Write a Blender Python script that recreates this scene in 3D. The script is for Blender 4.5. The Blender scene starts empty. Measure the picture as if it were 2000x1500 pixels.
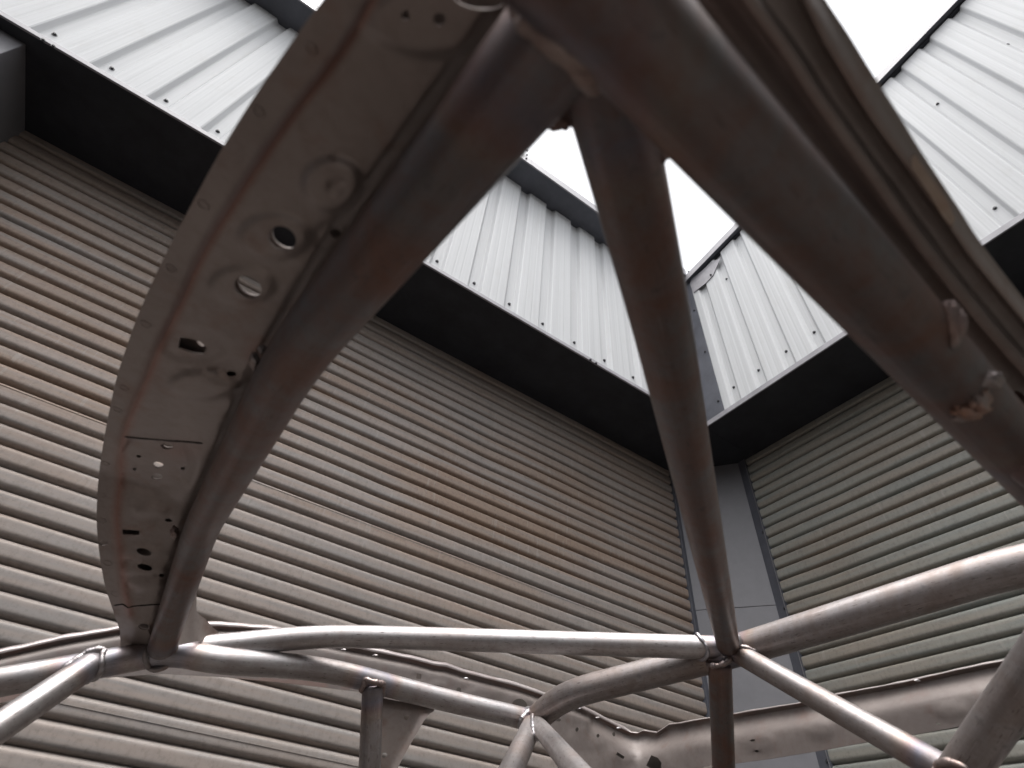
import bpy, bmesh, math, random
from mathutils import Vector, Matrix
from mathutils.geometry import delaunay_2d_cdt
random.seed(7)
scn = bpy.context.scene
C = scn.collection

# ------------------------------------------------------------------ camera, world, sun, exposure
H = 1.05                      # eye height above the ground (inside the stripped car)
F = 1061.93                   # focal length in pixels of a 2000 px wide frame
AX = Vector((0.82727437, -0.44034103, -0.34887949))
AY = Vector((-0.55656479, -0.55781695, -0.61569138))
AZ = Vector((0.07650329, 0.70351974, -0.70654598))
RW = Matrix((AX, AY, AZ))     # camera axes -> world axes (world = RW @ cam)
cam_d = bpy.data.cameras.new('camera')
cam = bpy.data.objects.new('camera', cam_d)
C.objects.link(cam)
cam_d.sensor_width = 17.3
cam_d.lens = F / 2000 * 17.3
cam_d.clip_start = 0.01
cam_d.clip_end = 2000
cam_d.dof.use_dof = True
cam_d.dof.focus_distance = 2.0
cam_d.dof.aperture_fstop = 3.0
cam.matrix_world = Matrix.Translation((0, 0, H)) @ RW.to_4x4()
scn.camera = cam

world = bpy.data.worlds.new('World')
scn.world = world
world.use_nodes = True
wn = world.node_tree
bg = wn.nodes['Background']
sky = wn.nodes.new('ShaderNodeTexSky')
sky.sky_type = 'NISHITA'
sky.sun_disc = False
SUN_EL, SUN_AZ = math.radians(74), math.radians(225)
sky.sun_elevation = SUN_EL
sky.sun_rotation = SUN_AZ
sky.dust_density = 4.0
hs = wn.nodes.new('ShaderNodeHueSaturation')
hs.inputs['Saturation'].default_value = 0.12
wn.links.new(sky.outputs[0], hs.inputs['Color'])
wn.links.new(hs.outputs[0], bg.inputs[0])
bg.inputs[1].default_value = 0.15
sun_d = bpy.data.lights.new('sun', 'SUN')
sun_d.energy = 1.1
sun_d.angle = math.radians(50)
sun_d.color = (1, 0.97, 0.93)
sun = bpy.data.objects.new('sun', sun_d)
C.objects.link(sun)
sd = Vector((math.sin(SUN_AZ) * math.cos(SUN_EL), math.cos(SUN_AZ) * math.cos(SUN_EL), math.sin(SUN_EL)))
sun.rotation_euler = sd.to_track_quat('Z', 'Y').to_euler()
scn.view_settings.view_transform = 'Standard'
scn.view_settings.look = 'None'
scn.view_settings.gamma = 1
scn.view_settings.exposure = 1.5

# ------------------------------------------------------------------ helpers
CAM = Vector((0, 0, H))
def ray(x, y):
    return RW @ Vector(((x - 1000) / F, (750 - y) / F, -1.0))
def at(x, y, d):
    return CAM + ray(x, y).normalized() * d
def on_plane(x, y, axis, val):
    v = ray(x, y)
    return CAM + v * (val / v[axis])
S = 1.85                      # metres per wall unit
def W(x, y, z):
    return Vector((x * S, y * S, z * S + H))

def tag(o, label, cat, group=None, kind=None):
    if label: o['label'] = label
    if cat: o['category'] = cat
    if group: o['group'] = group
    if kind: o['kind'] = kind
    return o
def empty(name, loc):
    o = bpy.data.objects.new(name, None)
    o.location = loc
    o.empty_display_size = .1
    C.objects.link(o)
    return o
def mesh_obj(name, verts, faces, mat, parent=None, smooth=False, uvs=None, cols=None):
    me = bpy.data.meshes.new(name)
    me.from_pydata([tuple(v) for v in verts], [], faces)
    me.update()
    if uvs:
        uv = me.uv_layers.new(name='UVMap')
        for l in me.loops:
            uv.data[l.index].uv = uvs[l.vertex_index]
    if cols:
        ca = me.color_attributes.new('wear', 'FLOAT_COLOR', 'POINT')
        for i, c in enumerate(cols):
            ca.data[i].color = (c, c, c, 1)
    if smooth:
        me.polygons.foreach_set('use_smooth', [True] * len(me.polygons))
    me.materials.append(mat)
    o = bpy.data.objects.new(name, me)
    C.objects.link(o)
    if parent:
        o.parent = parent
        o.matrix_parent_inverse = Matrix.Identity(4)
        pw = Matrix.Identity(4); p = parent
        while p:
            pw = Matrix.Translation(p.location) @ pw; p = p.parent
        o.location = -pw.to_translation()
    return o
def bevel(o, w, seg=2):
    m = o.modifiers.new('bevel', 'BEVEL'); m.width = w; m.segments = seg; m.limit_method = 'ANGLE'
    return o
def solid(o, t, off=1):
    m = o.modifiers.new('solid', 'SOLIDIFY'); m.thickness = t; m.offset = off
    return o
def box_vf(a, b):
    x0, y0, z0 = a; x1, y1, z1 = b
    v = [(x0,y0,z0),(x1,y0,z0),(x1,y1,z0),(x0,y1,z0),(x0,y0,z1),(x1,y0,z1),(x1,y1,z1),(x0,y1,z1)]
    f = [(0,3,2,1),(4,5,6,7),(0,1,5,4),(1,2,6,5),(2,3,7,6),(3,0,4,7)]
    return v, f
def box(name, a, b, mat, parent=None, bv=0.002):
    a2 = [min(p, q) for p, q in zip(a, b)]; b2 = [max(p, q) for p, q in zip(a, b)]
    v, f = box_vf(a2, b2)
    o = mesh_obj(name, v, f, mat, parent)
    if bv: bevel(o, bv)
    return o

# ------------------------------------------------------------------ materials
class NT:
    def __init__(s, name):
        s.m = bpy.data.materials.new(name); s.m.use_nodes = True
        s.t = s.m.node_tree; s.b = s.t.nodes['Principled BSDF']
        s.tc = s.t.nodes.new('ShaderNodeTexCoord')
    def n(s, typ, **kw):
        o = s.t.nodes.new(typ)
        for k, v in kw.items():
            if k in o.inputs: o.inputs[k].default_value = v
            else: setattr(o, k, v)
        return o
    def l(s, a, b): s.t.links.new(a, b)
    def mapping(s, src, scale, rot=(0,0,0), loc=(0,0,0)):
        m = s.t.nodes.new('ShaderNodeMapping')
        m.inputs['Scale'].default_value = scale; m.inputs['Rotation'].default_value = rot
        m.inputs['Location'].default_value = loc
        s.l(s.tc.outputs[src], m.inputs['Vector']); return m.outputs[0]
    def noise(s, vec, scale, detail=4, rough=.55, dist=0):
        o = s.n('ShaderNodeTexNoise', Scale=scale, Detail=detail, Roughness=rough, Distortion=dist)
        s.l(vec, o.inputs['Vector']); return o.outputs['Fac']
    def ramp(s, fac, stops):
        r = s.t.nodes.new('ShaderNodeValToRGB')
        el = r.color_ramp.elements
        while len(el) < len(stops): el.new(.5)
        for e, (p, c) in zip(el, stops):
            e.position = p
            e.color = (c, c, c, 1) if isinstance(c, (int, float)) else (*c, 1)
        s.l(fac, r.inputs[0]); return r.outputs[0]
    def mix(s, fac, a, b, mode='MIX'):
        m = s.t.nodes.new('ShaderNodeMix'); m.data_type = 'RGBA'; m.blend_type = mode
        for i, v in ((0, fac), (6, a), (7, b)):
            if hasattr(v, 'type') and hasattr(v, 'links'): s.l(v, m.inputs[i])
            elif i == 0: m.inputs[0].default_value = v
            else: m.inputs[i].default_value = (*v, 1)
        return m.outputs[2]
    def math(s, op, a, b=None, clamp=False):
        m = s.t.nodes.new('ShaderNodeMath'); m.operation = op; m.use_clamp = clamp
        for i, v in enumerate((a, b)):
            if v is None: continue
            if hasattr(v, 'links'): s.l(v, m.inputs[i])
            else: m.inputs[i].default_value = v
        return m.outputs[0]
    def attr(s, name):
        a = s.t.nodes.new('ShaderNodeAttribute'); a.attribute_name = name; return a.outputs['Fac']
    def bump(s, h, strength, dist=.01):
        b = s.n('ShaderNodeBump', Strength=strength, Distance=dist)
        s.l(h, b.inputs['Height']); s.l(b.outputs[0], s.b.inputs['Normal'])
    def set(s, color=None, metal=None, rough=None, spec=None):
        for k, v in (('Base Color', color), ('Metallic', metal), ('Roughness', rough), ('Specular IOR Level', spec)):
            if v is None: continue
            if hasattr(v, 'links'): s.l(v, s.b.inputs[k])
            elif k == 'Base Color': s.b.inputs[k].default_value = (*v, 1)
            else: s.b.inputs[k].default_value = v
        return s.m

def mat_corrugated(name, axis, rust_amt, base):
    m = NT(name)
    # world-like object coordinates, stretched along the sheet length
    sc = (.22, 1, 11) if axis == 0 else (1, .22, 11)
    v = m.mapping('Object', sc)
    band = m.noise(v, 1.6, 5, .6, .15)
    v2 = m.mapping('Object', (.9, 1, 14) if axis == 0 else (1, .9, 14), loc=(3, 1, 7))
    streak = m.noise(v2, 2.4, 6, .65)
    big = m.noise(m.mapping('Object', (.5, .5, .8), loc=(5, 2, 1)), 1.4, 3, .5)
    fine = m.noise(m.mapping('Object', (1, 1, 1)), 60, 6, .7)
    drip = m.noise(m.mapping('Object', (14, 14, .8)), 3, 5, .6)
    c = m.mix(m.ramp(band, [(.3, 0), (.7, 1)]), base, tuple(x * f for x, f in zip(base, (1.12, 1.10, 1.10))))
    c = m.mix(m.ramp(streak, [(.42, 0), (.62, .55)]), c, tuple(x * f for x, f in zip(base, (.80, .92, 1.02))))
    # rusty film on some rows only
    sep = m.t.nodes.new('ShaderNodeSeparateXYZ'); m.l(m.tc.outputs['Object'], sep.inputs[0])
    hmask = m.ramp(m.math('DIVIDE', sep.outputs[2], 4.0), [(.40, 0), (.63, 1), (.80, .8), (.93, .5)])
    rm = m.math('MULTIPLY', m.ramp(m.math('ADD', m.math('MULTIPLY', band, .6), m.math('MULTIPLY', big, .5)), [(.49, 0), (.62, 1)]), hmask)
    rm = m.math('MULTIPLY', rm, rust_amt)
    rcol = m.mix(m.ramp(fine, [(.35, 0), (.7, 1)]), (.24, .14, .085), (.27, .19, .13))
    c = m.mix(rm, c, rcol)
    # light scratches that break the rust
    scr = m.ramp(m.noise(m.mapping('Object', (26, 26, 2.2), loc=(1, 4, 2)), 2.2, 2, .4), [(.65, 0), (.69, .4)])
    c = m.mix(m.math('MULTIPLY', scr, hmask), c, (.36, .33, .30))
    c = m.mix(m.ramp(drip, [(.48, 0), (.8, .20)]), c, (.13, .11, .10))
    c = m.mix(m.ramp(fine, [(.30, .35), (.5, 0)]), c, (.11, .095, .085))
    m.bump(fine, .12, .002)
    return m.set(c, .12, m.ramp(fine, [(.2, .42), (.8, .62)]), .35)
def mat_cladding(name, axis):
    m = NT(name)
    v = m.mapping('Object', (12, 1, .12) if axis == 0 else (1, 12, .12))
    st = m.noise(v, 3, 4, .6)
    st2 = m.noise(m.mapping('Object', (90, 1, .1) if axis == 0 else (1, 90, .1)), 2, 3, .6)
    c = m.mix(m.ramp(st, [(.35, 0), (.7, 1)]), (.46, .465, .474), (.52, .526, .535))
    c = m.mix(m.ramp(st2, [(.5, 0), (.75, .4)]), c, (.40, .406, .416))
    c = m.mix(m.ramp(m.noise(m.mapping('Object', (3, 3, 1.2)), 4, 6, .7), [(.55, 0), (.8, .25)]), c, (.36, .34, .31))
    m.bump(st2, .15, .002)
    return m.set(c, 0, .62, .2)
def mat_paint(name, col, rough=.42, var=.25, spec=.4):
    m = NT(name)
    a = m.noise(m.mapping('Object', (1, 1, 1)), 6, 6, .65)
    b = m.noise(m.mapping('Object', (1, 1, 1)), 150, 3, .6)
    c = m.mix(m.ramp(a, [(.35, 0), (.7, 1)]), tuple(x * (1 - var) for x in col), tuple(x * (1 + var * .5) for x in col))
    c = m.mix(m.ramp(b, [(.66, 0), (.74, .35)]), c, tuple(min(1, x * 1.7 + .03) for x in col))
    m.bump(a, .05, .003)
    return m.set(c, 0, m.ramp(a, [(.2, rough - .06), (.8, rough + .1)]), spec)
def mat_tube(name, dark, light, rust, rust_amt, rough=.36, metal=.92, heat=1.0):
    m = NT(name)
    v = m.mapping('UV', (2.2, 1.0, 1))
    long_ = m.noise(m.mapping('UV', (1.5, 26, 1)), 2.5, 5, .65, .1)
    blot = m.noise(m.mapping('Object', (1, 1, 1)), 13, 5, .6, .4)
    fine = m.noise(m.mapping('Object', (1, 1, 1)), 420, 3, .65)
    scr = m.noise(m.mapping('UV', (9, 230, 1)), 1.6, 3, .5)
    pits = m.noise(m.mapping('UV', (1, 6, 1), loc=(2, 9, 0)), 60, 2, .5)
    c = m.mix(m.ramp(long_, [(.3, 0), (.7, 1)]), dark, light)
    c = m.mix(m.math('MULTIPLY', m.ramp(blot, [(.42, 0), (.68, 1)]), rust_amt), c, rust)
    c = m.mix(m.ramp(pits, [(.63, 0), (.70, .75)]), c, (.10, .085, .08))
    ht = m.math('ADD', m.attr('wear'), m.math('MULTIPLY', m.math('SUBTRACT', blot, .5), .5), True)
    hc = m.ramp(ht, [(.30, (.30, .19, .10)), (.55, (.20, .10, .10)), (.78, (.10, .12, .20)), (.95, (.16, .16, .19))])
    c = m.mix(m.ramp(ht, [(.12, 0), (.45, .6 * heat), (.8, .75 * heat)]), c, hc)
    mott = m.noise(m.mapping('Object', (1, 1, 1), loc=(7, 3, 5)), 75, 5, .7, .3)
    c = m.mix(m.ramp(mott, [(.44, 0), (.66, .55 * rust_amt)]), c, tuple(x * .8 for x in rust))
    c = m.mix(m.ramp(mott, [(.30, .45), (.42, 0)]), c, tuple(x * .55 for x in dark))
    c = m.mix(m.ramp(scr, [(.66, 0), (.72, .35)]), c, tuple(min(1, x * 1.5) for x in light))
    r = m.math('ADD', m.math('MULTIPLY', m.ramp(blot, [(.3, 0), (.7, 1)]), .14), m.math('MULTIPLY', fine, .1))
    r = m.math('ADD', r, rough - .08)
    h = m.math('ADD', m.math('MULTIPLY', long_, .6), m.math('MULTIPLY', fine, .25))
    m.bump(h, .16, .0008)
    return m.set(c, metal, r, .5)
def mat_sheet(name, a, b, rust=(.16, .07, .05), metal=.55, rough=.46):
    m = NT(name)
    blot = m.noise(m.mapping('Object', (1, 1, 1)), 9, 6, .62, .5)
    fine = m.noise(m.mapping('Object', (1, 1, 1)), 300, 3, .6)
    c = m.mix(m.ramp(blot, [(.32, 0), (.7, 1)]), a, b)
    sp = m.noise(m.mapping('Object', (1, 1, 1), loc=(1, 2, 3)), 26, 4, .6)
    c = m.mix(m.ramp(sp, [(.56, 0), (.72, .45)]), c, rust)
    mo = m.noise(m.mapping('Object', (1, 1, 1), loc=(4, 8, 2)), 70, 5, .7, .4)
    c = m.mix(m.ramp(mo, [(.46, 0), (.72, .28)]), c, (a[0] * .62, a[1] * .5, a[2] * .46))
    w = m.attr('wear')
    c = m.mix(m.math('MULTIPLY', w, m.ramp(fine, [(.2, .65), (.7, 1)])), c, (.26, .10, .065))
    m.bump(m.math('ADD', m.math('MULTIPLY', blot, .3), m.math('MULTIPLY', fine, .12)), .10, .0012)
    return m.set(c, metal, m.math('ADD', m.math('MULTIPLY', blot, .2), rough - .1), .5)

M_corrL = mat_corrugated('corrugated_warm', 0, .65, (.310, .265, .237))
M_corrR = mat_corrugated('corrugated_green_grey', 1, .35, (.262, .256, .226))
M_cladL = mat_cladding('pale_cladding_left', 0)
M_cladR = mat_cladding('pale_cladding_right', 1)
M_trim = mat_paint('grey_trim', (.30, .29, .31))
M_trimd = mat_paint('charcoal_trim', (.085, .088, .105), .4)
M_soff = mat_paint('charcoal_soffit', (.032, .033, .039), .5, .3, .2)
M_col = mat_paint('grey_column', (.17, .166, .178), .45, .12)
M_screw = mat_paint('screw_head', (.045, .045, .05), .45)
M_ground = mat_paint('yard_asphalt', (.060, .057, .055), .8, .3)
M_steel = mat_tube('raw_steel', (.33, .312, .315), (.53, .505, .505), (.24, .185, .16), .5, .43, .92, .55)
M_steel_hoop = mat_tube('raw_steel_hoop', (.235, .218, .216), (.37, .342, .338), (.22, .165, .14), .6, .49, .9, .6)
M_steel_brown = mat_tube('browned_steel', (.115, .108, .110), (.17, .150, .148), (.175, .088, .062), .8, .45, .75, .3)
M_weld_brown = mat_tube('weld_metal_brown', (.18, .15, .145), (.38, .31, .28), (.22, .11, .08), .8, .5, .8, 0)
M_weld = mat_tube('weld_metal', (.30, .30, .33), (.52, .50, .50), (.28, .20, .16), .4, .38, .95)
M_weld_dark = mat_tube('weld_metal_dull', (.20, .19, .20), (.36, .33, .32), (.30, .15, .10), .5, .42, .85)
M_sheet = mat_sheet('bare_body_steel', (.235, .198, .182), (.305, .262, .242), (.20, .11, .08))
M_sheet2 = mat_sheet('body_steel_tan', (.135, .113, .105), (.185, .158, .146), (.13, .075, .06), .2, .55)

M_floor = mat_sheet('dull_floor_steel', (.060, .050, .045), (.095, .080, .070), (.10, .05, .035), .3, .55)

# ------------------------------------------------------------------ ground
gv, gf = [], []
N = 24
for i in range(N + 1):
    for j in range(N + 1):
        gv.append((-120 + 240 * i / N, -120 + 240 * j / N, 0))
for i in range(N):
    for j in range(N):
        a = i * (N + 1) + j
        gf.append((a, a + N + 1, a + N + 2, a + 1))
tag(mesh_obj('ground', gv, gf, M_ground), None, None, kind='structure')

# ------------------------------------------------------------------ buildings
ZS = 1.4513                    # soffit height (units)
YL, XR = 1.282, 1.732          # lower walls
XC = 1.4588                    # upper corner
PITCH = .0412 * S
def corrugated(axis, val, u0, u1, z_top, laps, seed):
    """horizontal corrugated sheets; axis 0: wall runs along x at y=val, axis 1: along y at x=val"""
    rnd = random.Random(seed)
    phase = (1.0378 - .006) * S + H
    n = 28; amp = .0155
    nu = 90
    verts, faces = [], []
    bounds = [0.0] + sorted(laps) + [z_top]
    dents = [(-.2 + 1.2 * rnd.random() * 3, 1.5 + 2 * rnd.random(), .12 + .1 * rnd.random(), .004 + .004 * rnd.random()) for _ in range(9)]
    for k in range(len(bounds) - 1):
        zb, zt = bounds[k] - (.012 if k else 0), bounds[k + 1]
        m = max(2, int((zt - zb) / PITCH * n))
        base = len(verts)
        for i in range(m + 1):
            z = zb + (zt - zb) * i / m
            ph = 2 * math.pi * (z - phase) / PITCH
            tt = (z - phase) / PITCH + .5; tt -= math.floor(tt)
            s = 1 - 2 * abs(2 * tt - 1) ** 5.5           # broad flat-fronted crest, narrow deep valley
            lap = .0025 * (1 - i / m)
            for j in range(nu + 1):
                u = u0 + (u1 - u0) * j / nu
                d = -amp * s - lap + .0016 * math.sin(u * 3.1 + z * 2.3 + seed) 
                for (du, dz, dr, dh) in dents:
                    q = ((u - du) ** 2 + (z - dz) ** 2) / dr ** 2
                    if q < 4: d += dh * math.exp(-q)
                if axis == 0: verts.append((u, val + d + .0065, z))
                else: verts.append((val + d + .0065, u, z))
        for i in range(m):
            for j in range(nu):
                a = base + i * (nu + 1) + j
                faces.append((a, a + 1, a + nu + 2, a + nu + 1))
    return verts, faces
def trapezoid(axis, val, centers, u0, u1, zb, ztf, floor_w, side_w, depth):
    prof = [(u0, 0.0)]
    for c in sorted(centers):
        h = floor_w / 2
        if c - h - side_w <= u0 or c + h + side_w >= u1: continue
        r = .003
        prof += [(c - h - side_w - r, 0), (c - h - side_w + r, r), (c - h - r*.4, depth - r), (c - h + r, depth), (c + h - r, depth), (c + h + r*.4, depth - r), (c + h + side_w - r, r), (c + h + side_w + r, 0)]
        # faint stiffening ribs in the pan
        nx = c + .5 * (prof[-1][0] - prof[-1][0])
    prof.append((u1, 0.0))
    # minor ribs in the wide pans
    out = []
    for (a, b) in zip(prof, prof[1:]):
        out.append(a)
        if b[0] - a[0] > .08:
            for q in (.34, .66):
                m = a[0] + (b[0] - a[0]) * q
                out += [(m - .008, 0), (m - .003, .0007), (m + .003, .0007), (m + .008, 0)]
    out.append(prof[-1])
    verts, faces = [], []
    nz = 6
    for (u, d) in out:
        zt = ztf(u)
        for k in range(nz + 1):
            z = zb + (zt - zb) * k / nz
            verts.append((u, val + d, z) if axis == 0 else (val + d, u, z))
    for i in range(len(out) - 1):
        for k in range(nz):
            a = i * (nz + 1) + k
            faces.append((a, a + nz + 1, a + nz + 2, a + 1))
    return verts, faces

def screw_mesh():
    bm = bmesh.new()
    def disc(r0, r1, z0, z1, n):
        a = [bm.verts.new((r0 * math.cos(2*math.pi*i/n), r0 * math.sin(2*math.pi*i/n), z0)) for i in range(n)]
        b = [bm.verts.new((r1 * math.cos(2*math.pi*i/n), r1 * math.sin(2*math.pi*i/n), z1)) for i in range(n)]
        for i in range(n): bm.faces.new((a[i], a[(i+1)%n], b[(i+1)%n], b[i]))
        bm.faces.new(b)
    disc(.0095, .0085, -.001, .003, 16)
    disc(.006, .0055, .003, .0085, 6)
    me = bpy.data.meshes.new('screw'); bm.to_mesh(me); bm.free(); me.materials.append(M_screw)
    return me
SCREW = screw_mesh()
def screw(loc, normal, parent, sc=1.0):
    o = bpy.data.objects.new('screw', SCREW)
    C.objects.link(o)
    o.parent = parent
    pw = Vector((0, 0, 0)); p = parent
    while p: pw = pw + p.location; p = p.parent
    o.location = Vector(loc) - pw
    o.rotation_euler = Vector(normal).to_track_quat('Z', 'Y').to_euler()
    o.scale = (sc, sc, sc)
    return o

# --- left building ---
LB = empty('workshop_building', W(0, YL, 0) * Vector((1, 1, 0)) if False else Vector((0, YL * S, 0)))
tag(LB, 'left building with rust tinted corrugated wall, white ribbed upper wall and overhanging gutter', 'building')
v, f = corrugated(0, YL * S + .009, -.905 * S, 1.556 * S, ZS * S + H, [z * S + H for z in (1.2286, .719, .2155, -.29)], 3)
mesh_obj('corrugated_wall', v, f, M_corrL, LB, smooth=True)
left_c = [-.8737 - .1390 * k for k in range(1, 6)] + [-.8680, -.7338, -.5986, -.4611, -.3200, -.1800, -.0400, .1000] + [.2389 + .1413 * k for k in range(0, 9)]
left_c = [c * 1.015 for c in left_c if c * 1.015 < XC - .05]
ZCAP = 2.385
CL = None
v, f = trapezoid(0, 1.0 * S, [c * S for c in left_c], -2.9 * S, (XC) * S, (ZS + .010) * S + H, lambda u: ZCAP * S + H + .03, .034 * S, .010 * S, .015 * S)
CL = mesh_obj('upper_cladding', v, f, M_cladL, LB)
for c in left_c:
    screw((c * S, 1.015 * S, 1.530 * S + H), (0, -1, 0), CL, 1.25)
o = box('fascia_strip', (-2.9 * S, .992 * S, ZS * S + H), (XC * S - .012, .9985 * S, (ZS + .0165) * S + H), M_trim, LB, .0015)
FS = o
for q in ((84, 79), (104, 91), (1153, 703), (1164, 710)):
    p = on_plane(q[0], q[1], 1, .992 * S)
    screw(p, (0, -1, 0), FS, 1.1)
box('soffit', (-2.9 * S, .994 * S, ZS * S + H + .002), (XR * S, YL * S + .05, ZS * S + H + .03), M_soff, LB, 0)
# box gutter with overhang, face and underside
def prism(name, prof, axis, u0, u1, mat, parent, dz0=0, dz1=0):
    n = len(prof); verts = []
    for (u, dz) in ((u0, dz0), (u1, dz1)):
        for (a, z) in prof:
            verts.append((u, a, z + dz) if axis == 0 else (a, u, z + dz))
    faces = [tuple(range(n))[::-1], tuple(range(n, 2 * n))]
    for i in range(n): faces.append((i, (i + 1) % n, n + (i + 1) % n, n + i))
    o = mesh_obj(name, verts, faces, mat, parent)
    bm = bmesh.new(); bm.from_mesh(o.data); bmesh.ops.recalc_face_normals(bm, faces=bm.faces); bm.to_mesh(o.data); bm.free()
    return o
yg = .89 * S; zg = ZCAP * S + H
G = prism('gutter', [(yg + .012, zg), (1.03 * S, zg), (1.03 * S, zg + .02), (yg + .012, zg + .02)], 0, -2.9 * S, XC * S - .03, M_trimd, LB)
gl = prism('gutter_face', [(yg, zg - .004), (yg + .012, zg - .004), (yg + .012, zg + .088), (yg + .03, zg + .088), (yg + .03, zg + .096), (yg, zg + .096)], 0, -2.9 * S, XC * S - .032, M_trim, G)
for q in ((1029, 303), (1028, 310), (1029, 294)):
    screw(on_plane(q[0], q[1], 1, yg), (0, -1, 0), G, 1.1)
box('lap_joint', (.4815 * S, yg - .002, zg - .006), (.4915 * S, yg, zg + .099), M_trim, G, 0)
# return pier at the far left end
PX = -.897
box('pier', (-2.9 * S, 1.03 * S, 0), (PX * S, YL * S + .02, ZS * S + H + .002), M_col, LB, .004)

# --- right building ---
RB = empty('workshop_building', Vector((XR * S, 0, 0)))
tag(RB, 'right building with greenish grey corrugated wall and white ribbed upper wall under sloping capping', 'building')
v, f = corrugated(1, XR * S + .009, -3.2 * S, 1.030 * S, ZS * S + H, [z * S + H for z in (1.238, .726, .215, -.29)], 11)
mesh_obj('corrugated_wall', v, [g[::-1] for g in f], M_corrR, RB, smooth=True)
rc = [.8296, .7138, .5945, .4815, .3660, .2515, .1370, .0225, -.0913] + [-.0913 - .1155 * k for k in range(1, 12)]
rc = [c * 1.010 for c in rc]
SL = (2.349 - 2.542) / (.864 + .4703)
def verge(y): return (2.349 + SL * (y / S - .864)) * S + H
v, f = trapezoid(1, XC * S, [c * S for c in rc], -2.7 * S, .9 * S, (ZS + .012) * S + H, lambda u: verge(u) + .02, .029 * S, .009 * S, .014 * S)
CR = mesh_obj('upper_cladding', v, [g[::-1] for g in f], M_cladR, RB)
for c in rc:
    screw(((XC + .014) * S, c * S, 1.567 * S + H), (-1, 0, 0), CR, 1.15)
for q in ((1831, 203), (1968, 88), (1419, 545)):
    screw(on_plane(q[0], q[1], 0, (XC + .013) * S), (-1, 0, 0), CR, 1.05)
box('fascia_strip', (XC * S - .012, -2.7 * S, ZS * S + H), (XC * S - .002, 1.0 * S, (ZS + .022) * S + H), M_trim, RB, .0015)
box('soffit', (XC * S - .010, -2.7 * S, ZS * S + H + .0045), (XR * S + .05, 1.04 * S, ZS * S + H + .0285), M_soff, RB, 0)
fl = box('corner_flashing', (XC * S - .010, .892 * S, (ZS + .022) * S + H), (XC * S - .004, 1.0 * S - .002, 2.33 * S + H), M_trimd, RB, .001)
for z in (1.533, 1.828, 2.122):
    screw(((XC) * S - .010, .907 * S, z * S + H), (-1, 0, 0), fl, 1.05)
# sloping verge capping
ya, yb = .992 * S, -2.7 * S
xv = 1.437 * S
def vprism(name, prof, mat, parent):
    return prism(name, prof, 1, ya, yb, mat, parent, verge(ya), verge(yb))
cap = vprism('capping', [(xv, 0), (xv + .004, 0), (xv + .004, .070), (xv + .2, .070), (xv + .2, .078), (xv, .078)], M_trim, RB)
vprism('capping_underside', [(xv + .004, .004), (XC * S + .05, .004), (XC * S + .05, .012), (xv + .004, .012)], M_trimd, cap)
vprism('gap_shade_strip', [(XC * S - .002, -.012), (XC * S + .045, -.012), (XC * S + .045, .003), (XC * S - .002, .003)], M_soff, cap)  # black strip painting in the shade of the valley gaps
pl = [on_plane(x, y, 0, (XC - .004) * S) for x, y in ((1347, 555), (1355, 571), (1378, 553), (1392, 538), (1408, 503), (1392, 512), (1350, 545))]
pv = [tuple(p) for p in pl] + [(p.x + .004, p.y, p.z) for p in pl]
n = len(pl)
pf = [tuple(range(n)), tuple(range(2 * n - 1, n - 1, -1))] + [(i, (i + 1) % n, n + (i + 1) % n, n + i) for i in range(n)]
cp = mesh_obj('corner_plate', pv, pf, M_trim, RB)
bm = bmesh.new(); bm.from_mesh(cp.data); bmesh.ops.recalc_face_normals(bm, faces=bm.faces); bm.to_mesh(cp.data); bm.free()
for q in ((1388, 537), (1345, 531), (1344, 540)):
    screw(on_plane(q[0], q[1], 0, (XC - .006) * S), (-1, 0, 0), cp, 1.05)

# --- corner column ---
CO = empty('corner_column', Vector((1.65 * S, 1.17 * S, 0)))
tag(CO, 'plain grey sheet metal column filling the corner between the two corrugated walls', 'column')
def slab(name, a, b, z0, z1, th, mat, parent):
    a = Vector(a); b = Vector(b); d = (b - a).normalized(); nrm = Vector((-d.y, d.x))
    if nrm.dot(-a) < 0: nrm = -nrm          # towards the yard
    vs = []
    for z in (z0, z1):
        for p in (a, b, b - nrm * th, a - nrm * th): vs.append((p.x, p.y, z))
    fs = [(0,1,2,3),(4,7,6,5),(0,4,5,1),(1,5,6,2),(2,6,7,3),(3,7,4,0)]
    o = mesh_obj(name, vs, fs, mat, parent)
    bm = bmesh.new(); bm.from_mesh(o.data); bmesh.ops.recalc_face_normals(bm, faces=bm.faces); bm.to_mesh(o.data); bm.free()
    return bevel(o, .0012, 1)
ca, cb = (1.570 * S, 1.277 * S), (1.726 * S, 1.063 * S)
zj = .850 * S + H
slab('column_panel', ca, cb, 0, zj - .0015, .01, M_col, CO)
slab('column_panel', ca, cb, zj + .0015, ZS * S + H, .01, M_col, CO)
slab('column_backing', (1.575 * S, 1.282 * S), (1.731 * S, 1.068 * S), 0, ZS * S + H, .005, M_soff, CO)
e1 = slab('edge_flashing', (1.7265 * S, 1.065 * S), (1.7245 * S, 1.030 * S), 0, ZS * S + H, .05, M_trimd, CO)
slab('edge_flashing', (1.552 * S, 1.2745 * S), (1.572 * S, 1.2765 * S), 0, ZS * S + H, .05, M_trimd, CO)
box('flashing_lip', (1.7205 * S, 1.0288 * S, 0), (1.7240 * S, 1.0302 * S, ZS * S + H - .003), M_col, CO, 0)
for z in (1.115, .83, .62, .40):
    screw((1.7245 * S, 1.034 * S, z * S + H), (-1, -.1, 0), e1, 1.0)

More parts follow.
